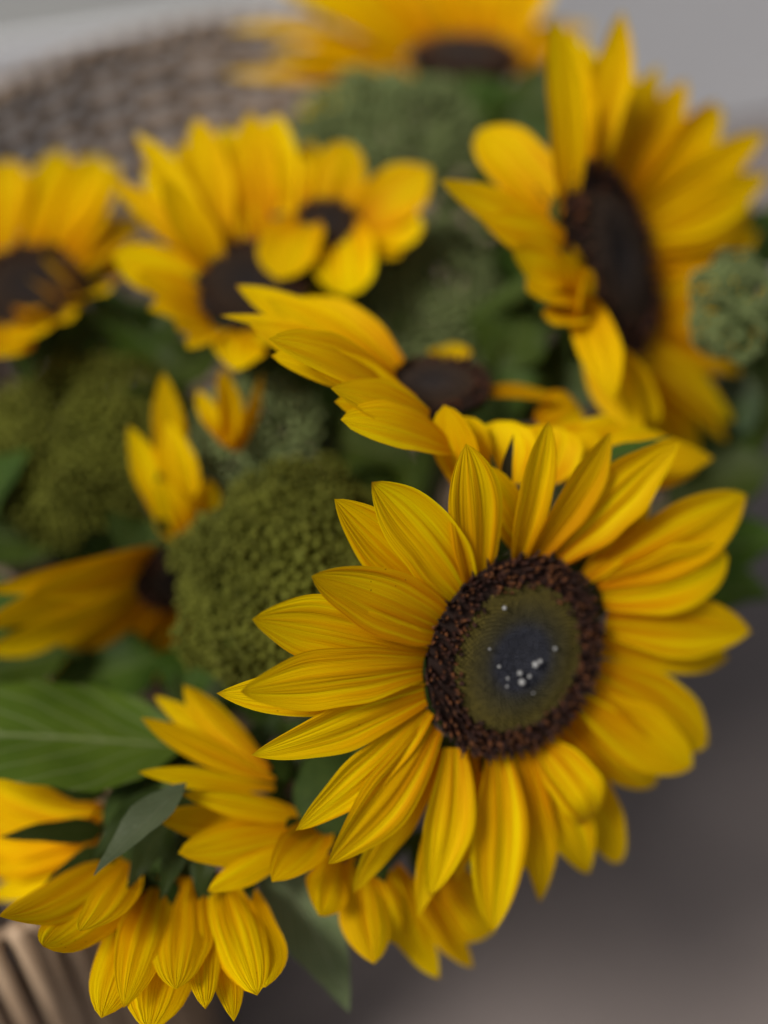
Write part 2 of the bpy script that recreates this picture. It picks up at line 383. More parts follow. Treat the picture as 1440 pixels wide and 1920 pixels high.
# shared head centre: domed receptacle, inner florets, outer ring of dark florets (unit radius = 1)
def disc_mesh(nin, nout, seed, name, dark=False):
    rng = random.Random(seed)
    V, F, C = [], [], []
    def dome(r):
        if r < 0.66: return 0.20 - 0.05 * math.exp(-(r / .3) ** 2) - 0.16 * (r / .66) ** 4 * .35
        return 0.144 - 0.45 * (r - .66) ** 1.5
    def tint(r, rng):
        j = rng.uniform(.75, 1.25)
        if dark:
            k = min(1, r / .7); return tuple(x * j for x in (.020 + .016 * k, .016 + .002 * k, .017 - .009 * k))
        if r < 0.30: c = (0.030, 0.032, 0.044)
        elif r < 0.42:
            k = (r - .30) / .12; c = (0.030 + .014 * k, 0.032 + .006 * k, 0.044 - .026 * k)
        elif r < 0.76:
            k = min(1, (r - .42) / .22); c = (0.040 + .048 * k, 0.035 + .033 * k, 0.016 - .006 * k)
        else: c = (0.042, 0.012, 0.006)
        return tuple(x * j for x in c)
    # base dome
    rings = 18; seg = 48
    V.append(Vector((0, 0, dome(0) - .03))); C.append((.008, .008, .008))
    for i in range(1, rings + 1):
        r = i / rings
        for k in range(seg):
            a = 2 * math.pi * k / seg
            V.append(Vector((math.cos(a) * r, math.sin(a) * r, dome(r) - .03)))
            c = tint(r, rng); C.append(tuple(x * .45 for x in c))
    for k in range(seg): F.append((0, 1 + k, 1 + (k + 1) % seg))
    for i in range(1, rings):
        for k in range(seg):
            a = 1 + (i - 1) * seg; b = 1 + i * seg; k2 = (k + 1) % seg
            F.append((a + k, b + k, b + k2, a + k2))
    baseV, baseF, baseC = V, F, C
    V, F, C = [], [], []
    def spike(p, d, h, w, c, tipc, sides=5):
        a = d.orthogonal().normalized(); b = d.cross(a); i0 = len(V)
        for (hh, ww) in ((-.3, .8), (.45, 1.0), (.85, .62)):
            for k in range(sides):
                an = 2 * math.pi * k / sides
                V.append(p + d * h * hh + (a * math.cos(an) + b * math.sin(an)) * w * ww)
                C.append(tuple(x * (.6 if hh < 0 else 1) for x in c) if hh < .8 else tipc)
        V.append(p + d * h); C.append(tipc)
        for q in range(2):
            for k in range(sides):
                k2 = (k + 1) % sides
                F.append((i0 + q * sides + k, i0 + q * sides + k2, i0 + (q + 1) * sides + k2, i0 + (q + 1) * sides + k))
        for k in range(sides): F.append((i0 + 2 * sides + k, i0 + 2 * sides + (k + 1) % sides, i0 + 3 * sides))
    ga = math.pi * (3 - math.sqrt(5))
    for i in range(nin):
        r = 0.75 * math.sqrt((i + .5) / nin); a = i * ga
        p = Vector((math.cos(a) * r, math.sin(a) * r, dome(r) - .022))
        d = Vector((p.x * .35, p.y * .35, 1)).normalized()
        c = tint(r, rng)
        spike(p, d, 0.030 * rng.uniform(.8, 1.25), 0.58 * 0.75 * math.sqrt(math.pi / nin) * .92, c, tuple(x * 1.5 for x in c))
    inner = (V, F, C); V, F, C = [], [], []
    for i in range(nout):
        r = math.sqrt(rng.uniform(.69 ** 2, 1.0)); a = rng.uniform(0, 2 * math.pi)
        if r < .75 and rng.random() < .6: continue
        p = Vector((math.cos(a) * r, math.sin(a) * r, dome(r) - .03))
        out = max(0, (r - .72) / .28)
        d = Vector((math.cos(a) * (.05 + .7 * out) + rng.uniform(-.3, .3), math.sin(a) * (.05 + .7 * out) + rng.uniform(-.3, .3), 1)).normalized()
        j = rng.uniform(.5, 1.5)
        c = (0.040 * j, 0.011 * j, 0.0055 * j)
        tip = (0.13 * j, 0.042 * j, 0.010 * j) if rng.random() < .45 else (0.03 * j, .009 * j, .006 * j)
        spike(p, d, rng.uniform(.045, .11) + .05 * out, rng.uniform(.010, .027), c, tip)
    for i in range(46):                              # pointed dark chaff standing out over the petal bases
        a = 2 * math.pi * (i + rng.uniform(-.4, .4)) / 46
        p = Vector((math.cos(a) * .97, math.sin(a) * .97, dome(1) - .02))
        d = Vector((math.cos(a), math.sin(a), rng.uniform(.35, 1.1))).normalized()
        j = rng.uniform(.6, 1.2)
        spike(p, d, rng.uniform(.10, .19), rng.uniform(.014, .022), (.028 * j, .009 * j, .005 * j), (.02 * j, .008 * j, .004 * j))
    outer = (V, F, C)
    res = []
    for nm, (v, f, c) in zip(('disc', 'inner_florets', 'outer_florets'), ((baseV, baseF, baseC), inner, outer)):
        me = bpy.data.meshes.new(nm)
        me.from_pydata([tuple(x) for x in v], [], f)
        at = me.color_attributes.new('tint', 'FLOAT_COLOR', 'POINT')
        at.data.foreach_set('color', [x for q in c for x in (q[0], q[1], q[2], 1.0)])
        me.polygons.foreach_set('use_smooth', [True] * len(me.polygons))
        me.materials.append(M_DISC); res.append(me)
    return res
DISC_HI = disc_mesh(1250, 900, 3, 'hi')
DISC_LO = disc_mesh(500, 420, 4, 'lo', dark=True)

def leaf_geo(base, tip, N, hw, fold=0.25, arch=0.05, bend=0.0, nu=8, nv=16, pk=0.36, seed=0, serr=0.03):
    rng = random.Random(seed)
    T = tip - base; L = T.length; t0 = T.normalized()
    S0 = N.cross(t0).normalized(); n0 = t0.cross(S0)
    mid = (base + tip) * .5 + n0 * arch * L + S0 * bend * L
    V, uv, F = [], [], []
    w1, w2 = rng.uniform(0, 6), rng.uniform(0, 6)
    for j in range(nv + 1):
        t = j / nv; s = 1 - t
        p = base * s * s + mid * 2 * s * t + tip * t * t
        tg = ((mid - base) * s + (tip - mid) * t).normalized()
        S = (S0 - tg * S0.dot(tg)).normalized(); n = tg.cross(S)
        if t < pk: wd = max(.04, math.sin(math.pi / 2 * (t / pk)) ** .75)
        else: wd = max(0.0, 1 - ((t - pk) / (1 - pk)) ** 1.55)
        wd = hw * wd * (1 + serr * math.sin(t * 60))
        for i in range(nu + 1):
            a = -1 + 2 * i / nu
            h = fold * wd * abs(a) ** 1.2 + hw * .07 * (math.sin(9 * t + w1 + 2 * a) + math.sin(14 * t + w2)) * abs(a)
            V.append(p + S * wd * a + n * h); uv.append(((a + 1) / 2, t))
    for j in range(nv):
        for i in range(nu):
            b = j * (nu + 1) + i; F.append((b, b + 1, b + nu + 2, b + nu + 1))
    return V, F, uv

SOCKET = BC + Vector((0, -0.04, 0.03))
def sunflower(label, c, d, N, rad, petals, L=0.052, hi=False, fill=(), sepals=11, sepal_len=0.018, plane=False, stem_to=None, seed=1, lift=0.0, bend_stem=0.06):
    rng = random.Random(seed)
    C = P(c[0], c[1], d); N = cvec(*N)
    foot = SOCKET + Vector((rng.uniform(-.05, .05), rng.uniform(-.04, .06), 0)) if stem_to is None else Vector(stem_to)
    t = thing('sunflower', label, 'sunflower', foot)
    # disc
    data = DISC_HI if hi else DISC_LO
    rot = N.to_track_quat('Z', 'Y').to_matrix().to_4x4() @ Matrix.Rotation(rng.uniform(0, 6), 4, 'Z')
    mats = Matrix.Translation(C - foot) @ rot @ Matrix.Scale(rad, 4)
    dk = None
    for nm, me in zip(('disc', 'inner_florets', 'outer_florets'), data):
        o = link(bpy.data.objects.new(nm, me), t if dk is None else dk)
        if dk is None: o.matrix_local = mats; dk = o
        else: o['kind'] = 'stuff'
    # receptacle (green cup behind the disc)
    ax = N.orthogonal().normalized(); ay = N.cross(ax)
    V, F = [], []
    prof = [(1.02, .0), (1.04, -.08), (.92, -.2), (.62, -.32), (.34, -.42), (.2, -.6)]
    for (r, h) in prof:
        for k in range(28):
            a = 2 * math.pi * k / 28
            V.append(C + (ax * math.cos(a) + ay * math.sin(a)) * r * rad * .97 + N * (h * rad - .05 * rad))
    for i in range(len(prof) - 1):
        for k in range(28):
            k2 = (k + 1) % 28; F.append((i * 28 + k, (i + 1) * 28 + k, (i + 1) * 28 + k2, i * 28 + k2))
    mesh_obj('receptacle', V, F, M_RECEPT, t, off=foot)
    # petals
    angs = []
    for i, p in enumerate(petals):
        bx, by, tx, ty, hw = p[:5]
        kw = p[5] if len(p) > 5 else {}
        kw = dict(kw)
        lf = kw.pop('lift', lift); dz = kw.pop('dz', None); side = kw.pop('side', None); LL = kw.pop('L', L)
        base = on_plane(bx, by, C - N * (.0055 if lf < 0 else .0015), N)
        bd = kw.pop('bd', None)
        if bd is not None: base = P(bx, by, bd); kw['snap'] = False
        rv = base - C; rv -= N * rv.dot(N)
        if rv.length > rad * 1.25 and kw.pop('snap', True): base = C + rv.normalized() * rad * 1.15 - N * .0015
        kw.pop('snap', None)
        if dz is not None: tip = P(tx, ty, (base - CAM).dot(FWD) + dz)
        elif plane: tip = on_plane(tx, ty, C + N * lf, N)
        else:
            r_ = ray(tx, ty); o_ = CAM - base
            A = r_.dot(r_); B = 2 * r_.dot(o_); Cc = o_.dot(o_) - LL * LL
            D = B * B - 4 * A * Cc
            if D <= 0: tip = CAM + r_ * (-B / (2 * A))
            else:
                c1 = CAM + r_ * ((-B - math.sqrt(D)) / (2 * A)); c2 = CAM + r_ * ((-B + math.sqrt(D)) / (2 * A))
                if side == 'n': tip = c1
                elif side == 'f': tip = c2
                else: tip = min((c1, c2), key=lambda q: abs((q - C).dot(N) - lf))
        dd = ((base + tip) * .5 - CAM).dot(FWD)
        hwm = hw / FPX * dd
        fc = kw.pop('face', None)
        NN = cvec(*fc) if fc else N
        ar = kw.pop('arch', rng.uniform(.02, .09)); be = kw.pop('bend', rng.uniform(-.03, .03))
        V, F, uv = petal_geo(base, tip, NN, hwm, arch=ar, bend=be, cup=kw.pop('cup', rng.uniform(.12, .34)), roll=kw.pop('roll', rng.uniform(-.14, .14)),
                             sharp=kw.pop('sharp', rng.uniform(.6, 1.0)), curl=kw.pop('curl', rng.uniform(-.12, .15)), nu=20 if hi else 10, nv=26 if hi else 16, seed=seed * 100 + i, **kw)
        mesh_obj('petal', V, F, M_PETAL, t, uvs=uv, off=foot)
        e = tip - C; angs.append(math.atan2(e.dot(ay), e.dot(ax)))
    for (a0, a1, n) in fill:                       # petals at image angles (degrees, counter-clockwise from right) that the picture hides
        for i in range(n):
            a = R(a0 + (a1 - a0) * (i + .5) / n)
            v = (RT * math.cos(a) + UP * math.sin(a)); v = (v - N * v.dot(N)).normalized()
            base = C + v * rad * .95; tip = C + v * (rad + L * rng.uniform(.8, 1.0)) + N * rng.uniform(-.006, .010)
            V, F, uv = petal_geo(base, tip, N, L * rng.uniform(.15, .2), arch=rng.uniform(.02, .1), nu=8, nv=14, seed=seed * 100 + 60 + i)
            mesh_obj('petal', V, F, M_PETAL, t, uvs=uv, off=foot)
    # sepals
    for k in range(sepals):
        a = 2 * math.pi * (k + rng.uniform(-.25, .25)) / sepals
        v = ax * math.cos(a) + ay * math.sin(a)
        base = C + v * rad * .98 - N * rad * .2
        tip = base + v * sepal_len * rng.uniform(.8, 1.15) - N * rng.uniform(.001, .012)
        V, F, uv = leaf_geo(base, tip, N, rng.uniform(.004, .0065), nu=4, nv=8, pk=.25, seed=seed * 50 + k, serr=0, arch=rng.uniform(-.1, .1))
        mesh_obj('sepal', V, F, M_SEPAL, t, uvs=uv, off=foot)
    # stem
    s0 = C - N * rad * .5
    pts = bez(s0, s0 - N * bend_stem, foot + (s0 - foot) * .45 + Vector((0, 0, .01)), foot, 16)
    V, F = tube_data(pts, [.0042 + .0018 * i / 16 for i in range(17)], 9)
    mesh_obj('stem', V, F, M_STEM, t, off=foot)
    return t, foot, C, N
def leaf_on(t, foot, b, bd, tp, td, hw, N, mat=None, name='leaf', **kw):
    base, tip = P(b[0], b[1], bd), P(tp[0], tp[1], td)
    V, F, uv = leaf_geo(base, tip, cvec(*N), hw / FPX * (bd + td) / 2, seed=int(b[0] * 7 + tp[1]), **kw)
    return mesh_obj(name, V, F, mat or M_LEAF, t, uvs=uv, off=foot)

# ------------------------------------------------------------------ the sunflowers
hero = [
 # lower layer first
 (835, 1130, 623, 935, 56, dict(lift=-.004)), (1095, 1060, 1215, 915, 40, dict(lift=-.004)), (1130, 1200, 1375, 1237, 42, dict(lift=-.006)),
 (1070, 1340, 1240, 1477, 50, dict(lift=-.006)), (1040, 1375, 1163, 1615, 46, dict(lift=-.006, sharp=.1)), (865, 1405, 778, 1712, 38, dict(lift=-.006)),
 (820, 1400, 655, 1668, 44, dict(lift=-.005)), (790, 1260, 413, 1308, 50, dict(lift=-.006)), (905, 1415, 1000, 1640, 40, dict(lift=-.006)),
 (1000, 1050, 905, 870, 40, dict(lift=-.006)), (1060, 1045, 1170, 905, 40, dict(lift=-.007)), (885, 1400, 860, 1660, 36, dict(lift=-.006)),
 # upper layer
 (800, 1225, 464, 1153, 66, dict(bend=-.05, cup=.12)), (840, 1185, 577, 1072, 66, dict(lift=.004, bend=-.04, cup=.16)),
 (878, 1128, 690, 900, 64, dict(lift=.004, bend=-.05, cup=.2)), (893, 1108, 878, 834, 60, dict(lift=.008, cup=.18, roll=0, bend=0)),
 (965, 1058, 1026, 788, 42, dict(lift=.008, bend=.06, cup=.45)), (1002, 1042, 1150, 811, 48, dict(lift=.007, bend=.08, cup=.4)),
 (1040, 1040, 1265, 823, 64, dict(lift=.008, bend=.05)), (1115, 1080, 1406, 927, 68, dict(lift=.004, bend=-.03)),
 (1128, 1110, 1372, 1048, 66, dict(lift=.006, sharp=.2)), (1135, 1165, 1402, 1183, 60, dict(lift=.002, bend=.02)),
 (1118, 1262, 1326, 1398, 62, dict(lift=.0, sharp=.5)), (1092, 1310, 1300, 1440, 58, dict(lift=.003)),
 (1010, 1395, 1128, 1548, 50, dict(lift=.010, curl=-.5, sharp=.1)), (1000, 1402, 1115, 1645, 46, dict(lift=0)),
 (972, 1412, 1023, 1698, 42, dict(lift=0)), (928, 1415, 918, 1742, 60, dict(lift=.004, cup=.3)),
 (848, 1402, 805, 1682, 52, dict(lift=.004, bend=.04)), (812, 1360, 612, 1618, 60, dict(lift=.005, bend=.03)),
 (800, 1328, 549, 1553, 44, dict(lift=.001, bend=.04)), (796, 1300, 478, 1424, 50, dict(lift=.001, bend=-.03)), (792, 1250, 446, 1292, 60, dict(lift=.004, cup=.15)),
]
t1, f1, C1, N1 = sunflower('large fully open sunflower in front of all the others, overhanging the floor', (960, 1228), .38, (.49, -.18, .85), .0268, hero, hi=True, plane=True, seed=11, sepals=18)
for (u, v, s) in ((975, 1262, 1.0), (979, 1279, 1.35), (1004, 1246, 1.25), (1013, 1240, .9), (993, 1268, .8), (952, 1272, .6), (936, 1250, .65), (951, 1287, .5), (1041, 1216, .7), (918, 1217, .5), (946, 1140, .8), (1000, 1300, .4)):  # small pale beads standing in for specular glints on the disc
    c = on_plane(u, v, C1 + N1 * .0062, N1)
    bm = bmesh.new(); bmesh.ops.create_icosphere(bm, subdivisions=2, radius=.00072 * s)
    me = bpy.data.meshes.new('pale_glint'); bm.to_mesh(me); bm.free(); me.materials.append(M_GLINT)
    me.polygons.foreach_set('use_smooth', [True] * len(me.polygons))
    o = link(bpy.data.objects.new('pale_glint', me), t1); o.location = c - f1

s2 = [
 (735, 700, 440, 540, 44, dict(bd=.412, dz=-.004, face=(-.1, .6, .8))), (745, 690, 560, 552, 46, dict(bd=.414, dz=.006, face=(-.1, .6, .8))), (735, 705, 412, 588, 24, dict(bd=.396, dz=-.008)), (730, 715, 500, 560, 44, dict(bd=.408, dz=-.008, face=(-.1, .6, .8))), (735, 720, 470, 605, 40, dict(bd=.396, dz=-.012, face=(-.25, .45, .85))),
 (760, 745, 512, 662, 44, dict(bd=.390, dz=-.022, face=(-.25, .45, .85))), (750, 730, 503, 634, 54, dict(bd=.386, dz=-.028, cup=.1, face=(-.25, .45, .85))), (780, 765, 560, 668, 50, dict(bd=.386, dz=-.022, face=(-.25, .45, .85))),
 (815, 815, 628, 752, 44, dict(bd=.384, dz=-.020, face=(-.25, .45, .85))), (805, 790, 620, 728, 50, dict(bd=.380, dz=-.022, face=(-.25, .45, .85))), (842, 840, 645, 782, 52, dict(bd=.378, dz=-.022, sharp=.3, face=(-.25, .45, .85))),
 (880, 920, 832, 760, 44, dict(bd=.384, dz=-.008, sharp=.3, face=(-.3, 0, 1))), (880, 900, 868, 780, 44, dict(bd=.388, dz=-.002, sharp=.1, face=(.1, .1, 1))),
 (950, 910, 930, 788, 66, dict(bd=.392, dz=.0, sharp=.0, face=(0, .1, 1))), (1000, 905, 985, 798, 60, dict(bd=.400, dz=.0, sharp=.1, face=(0, .1, 1))), (1015, 900, 1045, 800, 62, dict(bd=.394, dz=.002, sharp=.0, face=(.1, .1, 1))),
 (1020, 890, 1120, 815, 56, dict(bd=.402, dz=.006, sharp=.2, face=(.1, .3, 1))), (1050, 880, 1250, 812, 42, dict(bd=.402, dz=.018, face=(.1, .4, .9))), (1060, 890, 1342, 855, 50, dict(bd=.404, dz=.020, face=(.1, .4, .9))), (1030, 870, 1170, 800, 44, dict(bd=.404, dz=.012, sharp=.2, face=(.1, .4, .9))), (1090, 900, 1310, 880, 44, dict(bd=.406, dz=.022, face=(.1, .4, .9))),
 (835, 690, 850, 655, 40, dict(dz=.03)), (900, 740, 1080, 765, 40, dict(dz=.025)), (1010, 800, 1090, 760, 46, dict(bd=.42, dz=.012, face=(0, .3, 1))),
]
t2, f2, C2, N2 = sunflower('upturned sunflower seen edge-on, tucked right behind the large open sunflower', (812, 728), .414, (-.05, .82, .57), .0165, s2, seed=12, sepals=0)
leaf_on(t2, f2, (946, 925), .377, (964, 812), .375, 13, (.3, 0, 1), M_CHAFF, 'sepal', arch=.12, bend=.12, pk=.2, serr=0)
leaf_on(t2, f2, (932, 905), .378, (920, 850), .377, 7, (.3, 0, 1), M_SEPAL, 'sepal', pk=.2, serr=0)
leaf_on(t2, f2, (1080, 895), .392, (1264, 818), .388, 26, (-.2, .8, .5), M_LEAF, 'leaf', arch=.08)

s3 = [
 (1062, 400, 1028, 35, 48, dict(face=(.7, 0, .8))), (1080, 340, 1070, 70, 44, dict(face=(.3, 0, 1))), (1100, 320, 1095, 85, 40, dict(face=(.3, 0, 1))), (1115, 318, 1172, 18, 40, dict(bend=.05, face=(.2, 0, 1))), (1140, 322, 1130, 120, 38, dict(face=(.3, 0, 1))), (1150, 330, 1222, 136, 38, dict(face=(.3, 0, 1))),
 (1170, 360, 1286, 150, 38, dict(face=(.4, 0, 1))), (1180, 370, 1320, 235, 40), (1190, 380, 1362, 198, 44), (1200, 400, 1426, 246, 46), (1210, 430, 1436, 328, 46), (1215, 470, 1405, 400, 50), (1220, 520, 1395, 475, 52),
 (1225, 560, 1445, 515, 40), (1220, 600, 1432, 620, 44), (1215, 590, 1380, 560, 46), (1200, 640, 1356, 742, 52), (1180, 660, 1366, 826, 50), (1150, 655, 1280, 850, 48), (1205, 620, 1330, 660, 46),
 (1105, 610, 1208, 822, 44, dict(dz=-.006, bend=-.06, roll=.3, face=(-.5, .2, .8), snap=False)), (1075, 545, 1150, 742, 42, dict(dz=-.020, bend=.05, roll=-.25, face=(-.3, .3, .9), snap=False)), (1120, 640, 1235, 790, 40, dict(dz=.004, face=(-.2, .2, .9), snap=False)),
 (1092, 590, 1040, 610, 44, dict(dz=-.018, face=(-.35, .25, .9), snap=False, sharp=.2)), (1080, 555, 990, 545, 48, dict(dz=-.018, face=(-.35, .25, .9), snap=False, sharp=.2)), (1070, 520, 955, 480, 52, dict(dz=-.018, face=(-.35, .25, .9), snap=False)), (1064, 480, 905, 415, 50, dict(dz=-.018, face=(-.35, .25, .9), snap=False)),
 (1085, 560, 1066, 462, 26, dict(dz=-.03, snap=False, face=(-.2, 0, 1))), (1105, 585, 1085, 500, 30, dict(dz=-.03, snap=False, face=(.3, 0, 1))),
 (1075, 360, 1050, 130, 46, dict(face=(.6, 0, .8))), (1125, 325, 1145, 90, 42, dict(face=(.5, 0, .9))), (1160, 345, 1190, 130, 40, dict(face=(.5, 0, .9))), (1180, 365, 1255, 180, 42, dict(face=(.5, 0, .9))), (1195, 390, 1330, 190, 42), (1205, 415, 1400, 270, 46), (1215, 450, 1420, 370, 50), (1222, 500, 1410, 440, 50), (1225, 540, 1420, 545, 48), (1215, 620, 1400, 690, 50), (1190, 650, 1370, 790, 50), (1170, 660, 1320, 850, 50), (1140, 650, 1235, 850, 46),
 (1058, 445, 816, 350, 50, dict(cup=.1, dz=-.022, face=(-.2, .5, .8))), (1056, 405, 898, 234, 60, dict(sharp=.1, dz=.012, face=(0, .2, 1))), (1098, 560, 1068, 460, 30, dict(dz=-.02, snap=False)), (1075, 590, 1095, 500, 34, dict(dz=-.02, snap=False)),
]
sunflower('big sunflower turned sideways with tall petals rising against the pale grey step', (1140, 485), .455, (.80, .17, .56), .0300, s3, seed=13, L=.056, sepals=10, sepal_len=.006)

s4 = [
 (400, 480, 254, 243, 34), (392, 500, 275, 325, 36), (420, 465, 368, 224, 40), (440, 458, 330, 262, 36), (470, 450, 420, 240, 40), (500, 440, 470, 205, 44), (530, 440, 515, 208, 50), (545, 450, 585, 260, 40),
 (395, 545, 210, 478, 50, dict(dz=-.01, face=(-.2, .4, .9))), (392, 580, 255, 520, 46, dict(dz=-.012)), (392, 600, 280, 575, 46, dict(dz=-.014)), (400, 610, 330, 625, 44, dict(dz=-.016)), (420, 620, 352, 652, 26, dict(dz=-.02)), (455, 625, 440, 690, 50, dict(dz=-.02)), (400, 505, 200, 322, 30),
 (490, 620, 500, 655, 40, dict(dz=-.022)), (410, 520, 300, 340, 44, dict(dz=-.01)),
]
sunflower('sunflower with upright petals against the inside wall of the wicker basket', (465, 535), .46, (.1, .55, .82), .0185, s4, seed=14)
s10 = [
 (612, 405, 655, 268, 50, dict(sharp=.1, dz=.0)), (575, 405, 520, 522, 56, dict(sharp=.0, dz=-.02, face=(0, .2, 1))), (645, 420, 650, 566, 58, dict(sharp=.0, dz=-.02, face=(0, .2, 1))),
 (672, 420, 808, 316, 54, dict(dz=-.004, face=(.2, .2, 1))), (680, 430, 795, 430, 50, dict(dz=-.004, sharp=.3)), (670, 440, 750, 480, 46, dict(dz=-.006, sharp=.2)), (570, 395, 545, 290, 46, dict(dz=.006)), (600, 450, 590, 570, 40, dict(dz=.004)),
]
sunflower('small half-hidden sunflower with a few broad rounded petals pointing every way', (618, 418), .475, (.15, .35, .9), .0105, s10, L=.04, seed=15)
s5 = [
 (0, 470, 12, 288, 52), (60, 460, 112, 288, 42), (105, 460, 190, 280, 46), (135, 480, 215, 300, 40), (145, 505, 262, 400, 40), (150, 540, 270, 470, 44), (150, 560, 72, 482, 16, dict(side='n', L=.03)), (135, 575, 44, 524, 15, dict(side='n', L=.03)),
 (145, 570, 200, 545, 40, dict(side='n', L=.034)), (100, 595, 130, 600, 36, dict(side='n', L=.03)), (60, 600, 60, 575, 34, dict(side='n', L=.03)), (30, 610, -10, 690, 52), (70, 605, 40, 650, 44, dict(side='n', L=.04)), (-30, 500, -80, 330, 46), (-40, 560, -140, 560, 46),
]
sunflower('sunflower with a dark centre at the basket side, beside the dusky green cluster', (55, 545), .50, (.1, .5, .85), .0190, s5, seed=16)
s6 = [
 (740, 130, 426, 38, 46), (720, 160, 418, 155, 38), (740, 110, 480, -30, 62), (750, 90, 560, -60, 62), (780, 70, 640, -80, 62), (830, 60, 720, -90, 62), (880, 60, 800, -90, 62), (930, 60, 890, -90, 62),
 (980, 80, 990, -50, 60), (1000, 110, 1096, 44, 46), (1000, 140, 1060, 110, 40), (720, 170, 560, 205, 44), (730, 150, 500, 100, 50),
]
sunflower('sunflower facing away over the back rim, above the pale green flower cluster', (870, 110), .60, (.0, .75, .62), .0220, s6, seed=17, L=.06)
s7 = [
 (170, 1530, -50, 1500, 69), (190, 1555, -50, 1610, 65), (230, 1600, -5, 1732, 54), (270, 1615, 68, 1795, 58), (280, 1635, 190, 1905, 58), (325, 1640, 282, 1912, 76), (375, 1650, 385, 1880, 40), (400, 1650, 440, 1908, 36),
 (435, 1640, 505, 1868, 60), (250, 1610, 150, 1760, 45), (350, 1645, 330, 1850, 56), (180, 1520, -40, 1440, 56), (185, 1540, -60, 1555, 63), (215, 1580, -30, 1680, 49), (300, 1640, 235, 1880, 49), (420, 1645, 478, 1850, 52),
]
t7, f7, C7, N7 = sunflower('drooping sunflower seen from behind with green sepals, hanging over the upright canes', (325, 1530), .412, (-.08, -.66, -.75), .0200, s7, seed=18, L=.058, sepals=14, sepal_len=.026, bend_stem=.012)
s8 = [
 (505, 1445, 342, 1286, 34, dict(dz=.004, basew=.2)), (500, 1435, 288, 1305, 25, dict(dz=.006, basew=.2)), (515, 1462, 264, 1346, 27, dict(dz=-.008, basew=.2)), (515, 1478, 264, 1444, 21, dict(dz=-.02, basew=.25)), (575, 1530, 348, 1486, 31, dict(dz=-.02, basew=.3)), (575, 1540, 278, 1528, 40, dict(dz=-.018, basew=.25)), (575, 1555, 334, 1600, 44, dict(dz=-.022, basew=.3)),
 (575, 1565, 394, 1664, 30, dict(dz=-.024)), (605, 1558, 514, 1646, 44, dict(dz=-.034, sharp=.3, cup=.5, face=(-.2, .2, 1))), (630, 1605, 602, 1714, 44, dict(dz=-.02)), (675, 1605, 704, 1805, 54, dict(dz=-.014)), (735, 1630, 815, 1835, 48, dict(dz=.01)),
 (780, 1640, 888, 1814, 42, dict(dz=.014)), (840, 1640, 930, 1748, 60, dict(dz=.012, sharp=.2)), (700, 1640, 744, 1770, 40, dict(dz=0)),
]
for p in s8: p[5]['snap'] = False
t8, f8, C8, N8 = sunflower('sunflower mostly hidden beneath the large open sunflower, side petals poking out', (650, 1500), .405, (-.35, -.50, -.79), .0165, s8, seed=19, sepals=5, sepal_len=.012, bend_stem=.03)
s9 = [
 (298, 1030, -30, 1105, 34, dict(dz=-.03)), (280, 1050, -60, 1165, 50, dict(dz=-.028)), (285, 1045, 60, 1110, 44, dict(dz=-.034)), (270, 1080, -40, 1235, 56, dict(dz=-.012)), (280, 1110, 20, 1290, 54, dict(dz=.006)), (290, 1130, 120, 1290, 54, dict(dz=.012)), (320, 1140, 220, 1290, 54, dict(dz=.014)), (350, 1140, 310, 1290, 52, dict(dz=.016)), (375, 1135, 385, 1270, 50, dict(dz=.016)),
 (340, 1010, 240, 798, 34, dict(dz=-.006)), (346, 1000, 302, 700, 36, dict(dz=.0)), (365, 985, 312, 785, 34, dict(dz=-.008)), (375, 985, 392, 900, 36, dict(dz=-.01)), (345, 1020, 300, 900, 36, dict(dz=-.012)), (355, 1030, 322, 1008, 24, dict(dz=-.014)),
 (430, 842, 420, 688, 36, dict(dz=.01, snap=False)), (440, 842, 492, 698, 26, dict(dz=.01, snap=False)), (425, 835, 368, 735, 24, dict(dz=.012, snap=False)),
]
sunflower('sunflower in deep shade above the big green leaf, its centre turned down and sideways', (332, 1075), .452, (.5, -.6, .62), .0140, s9, seed=20, L=.058)

# leaves on the drooping / hidden flowers
leaf_on(t7, f7, (345, 1400), .415, (-330, 1378), .395, 136, (.1, .75, .65), M_BIGLEAF, fold=.1, arch=.05, pk=.3)
leaf_on(t7, f7, (400, 1490), .396, (372, 1690), .380, 40, (0, .3, .9), M_SEPAL, fold=.1)
leaf_on(t7, f7, (330, 1500), .396, (238, 1668), .380, 34, (0, .3, .9), M_SEPAL, fold=.1)
leaf_on(t7, f7, (450, 1510), .396, (470, 1690), .382, 44,
        (0, .3, .9), M_SEPAL, fold=.1)
leaf_on(t7, f7, (360, 1510), .393, (300, 1690), .378, 30, (0, .3, .9), M_SEPAL, fold=.1)
leaf_on(t7, f7, (300, 1480), .396, (170, 1610), .384, 30, (0, .3, .9), M_SEPAL, fold=.1)
leaf_on(t7, f7, (420, 1440), .398, (330, 1590), .384, 60,  (0, .3, .9), M_SEPAL, fold=.1)
leaf_on(t7, f7, (350, 1470), .376, (176, 1642), .362, 38, (-.5, .3, .8), M_GREY, fold=.3, arch=.06)
leaf_on(t8, f8, (490, 1600), .405, (655, 1900), .40, 66, (-.2, .3, .95), M_PALE, fold=.25, arch=.02, bend=.1)
leaf_on(t8, f8, (455, 1580), .395, (445, 1655), .39, 40, (0, .2, .95), M_LEAF, fold=.2)

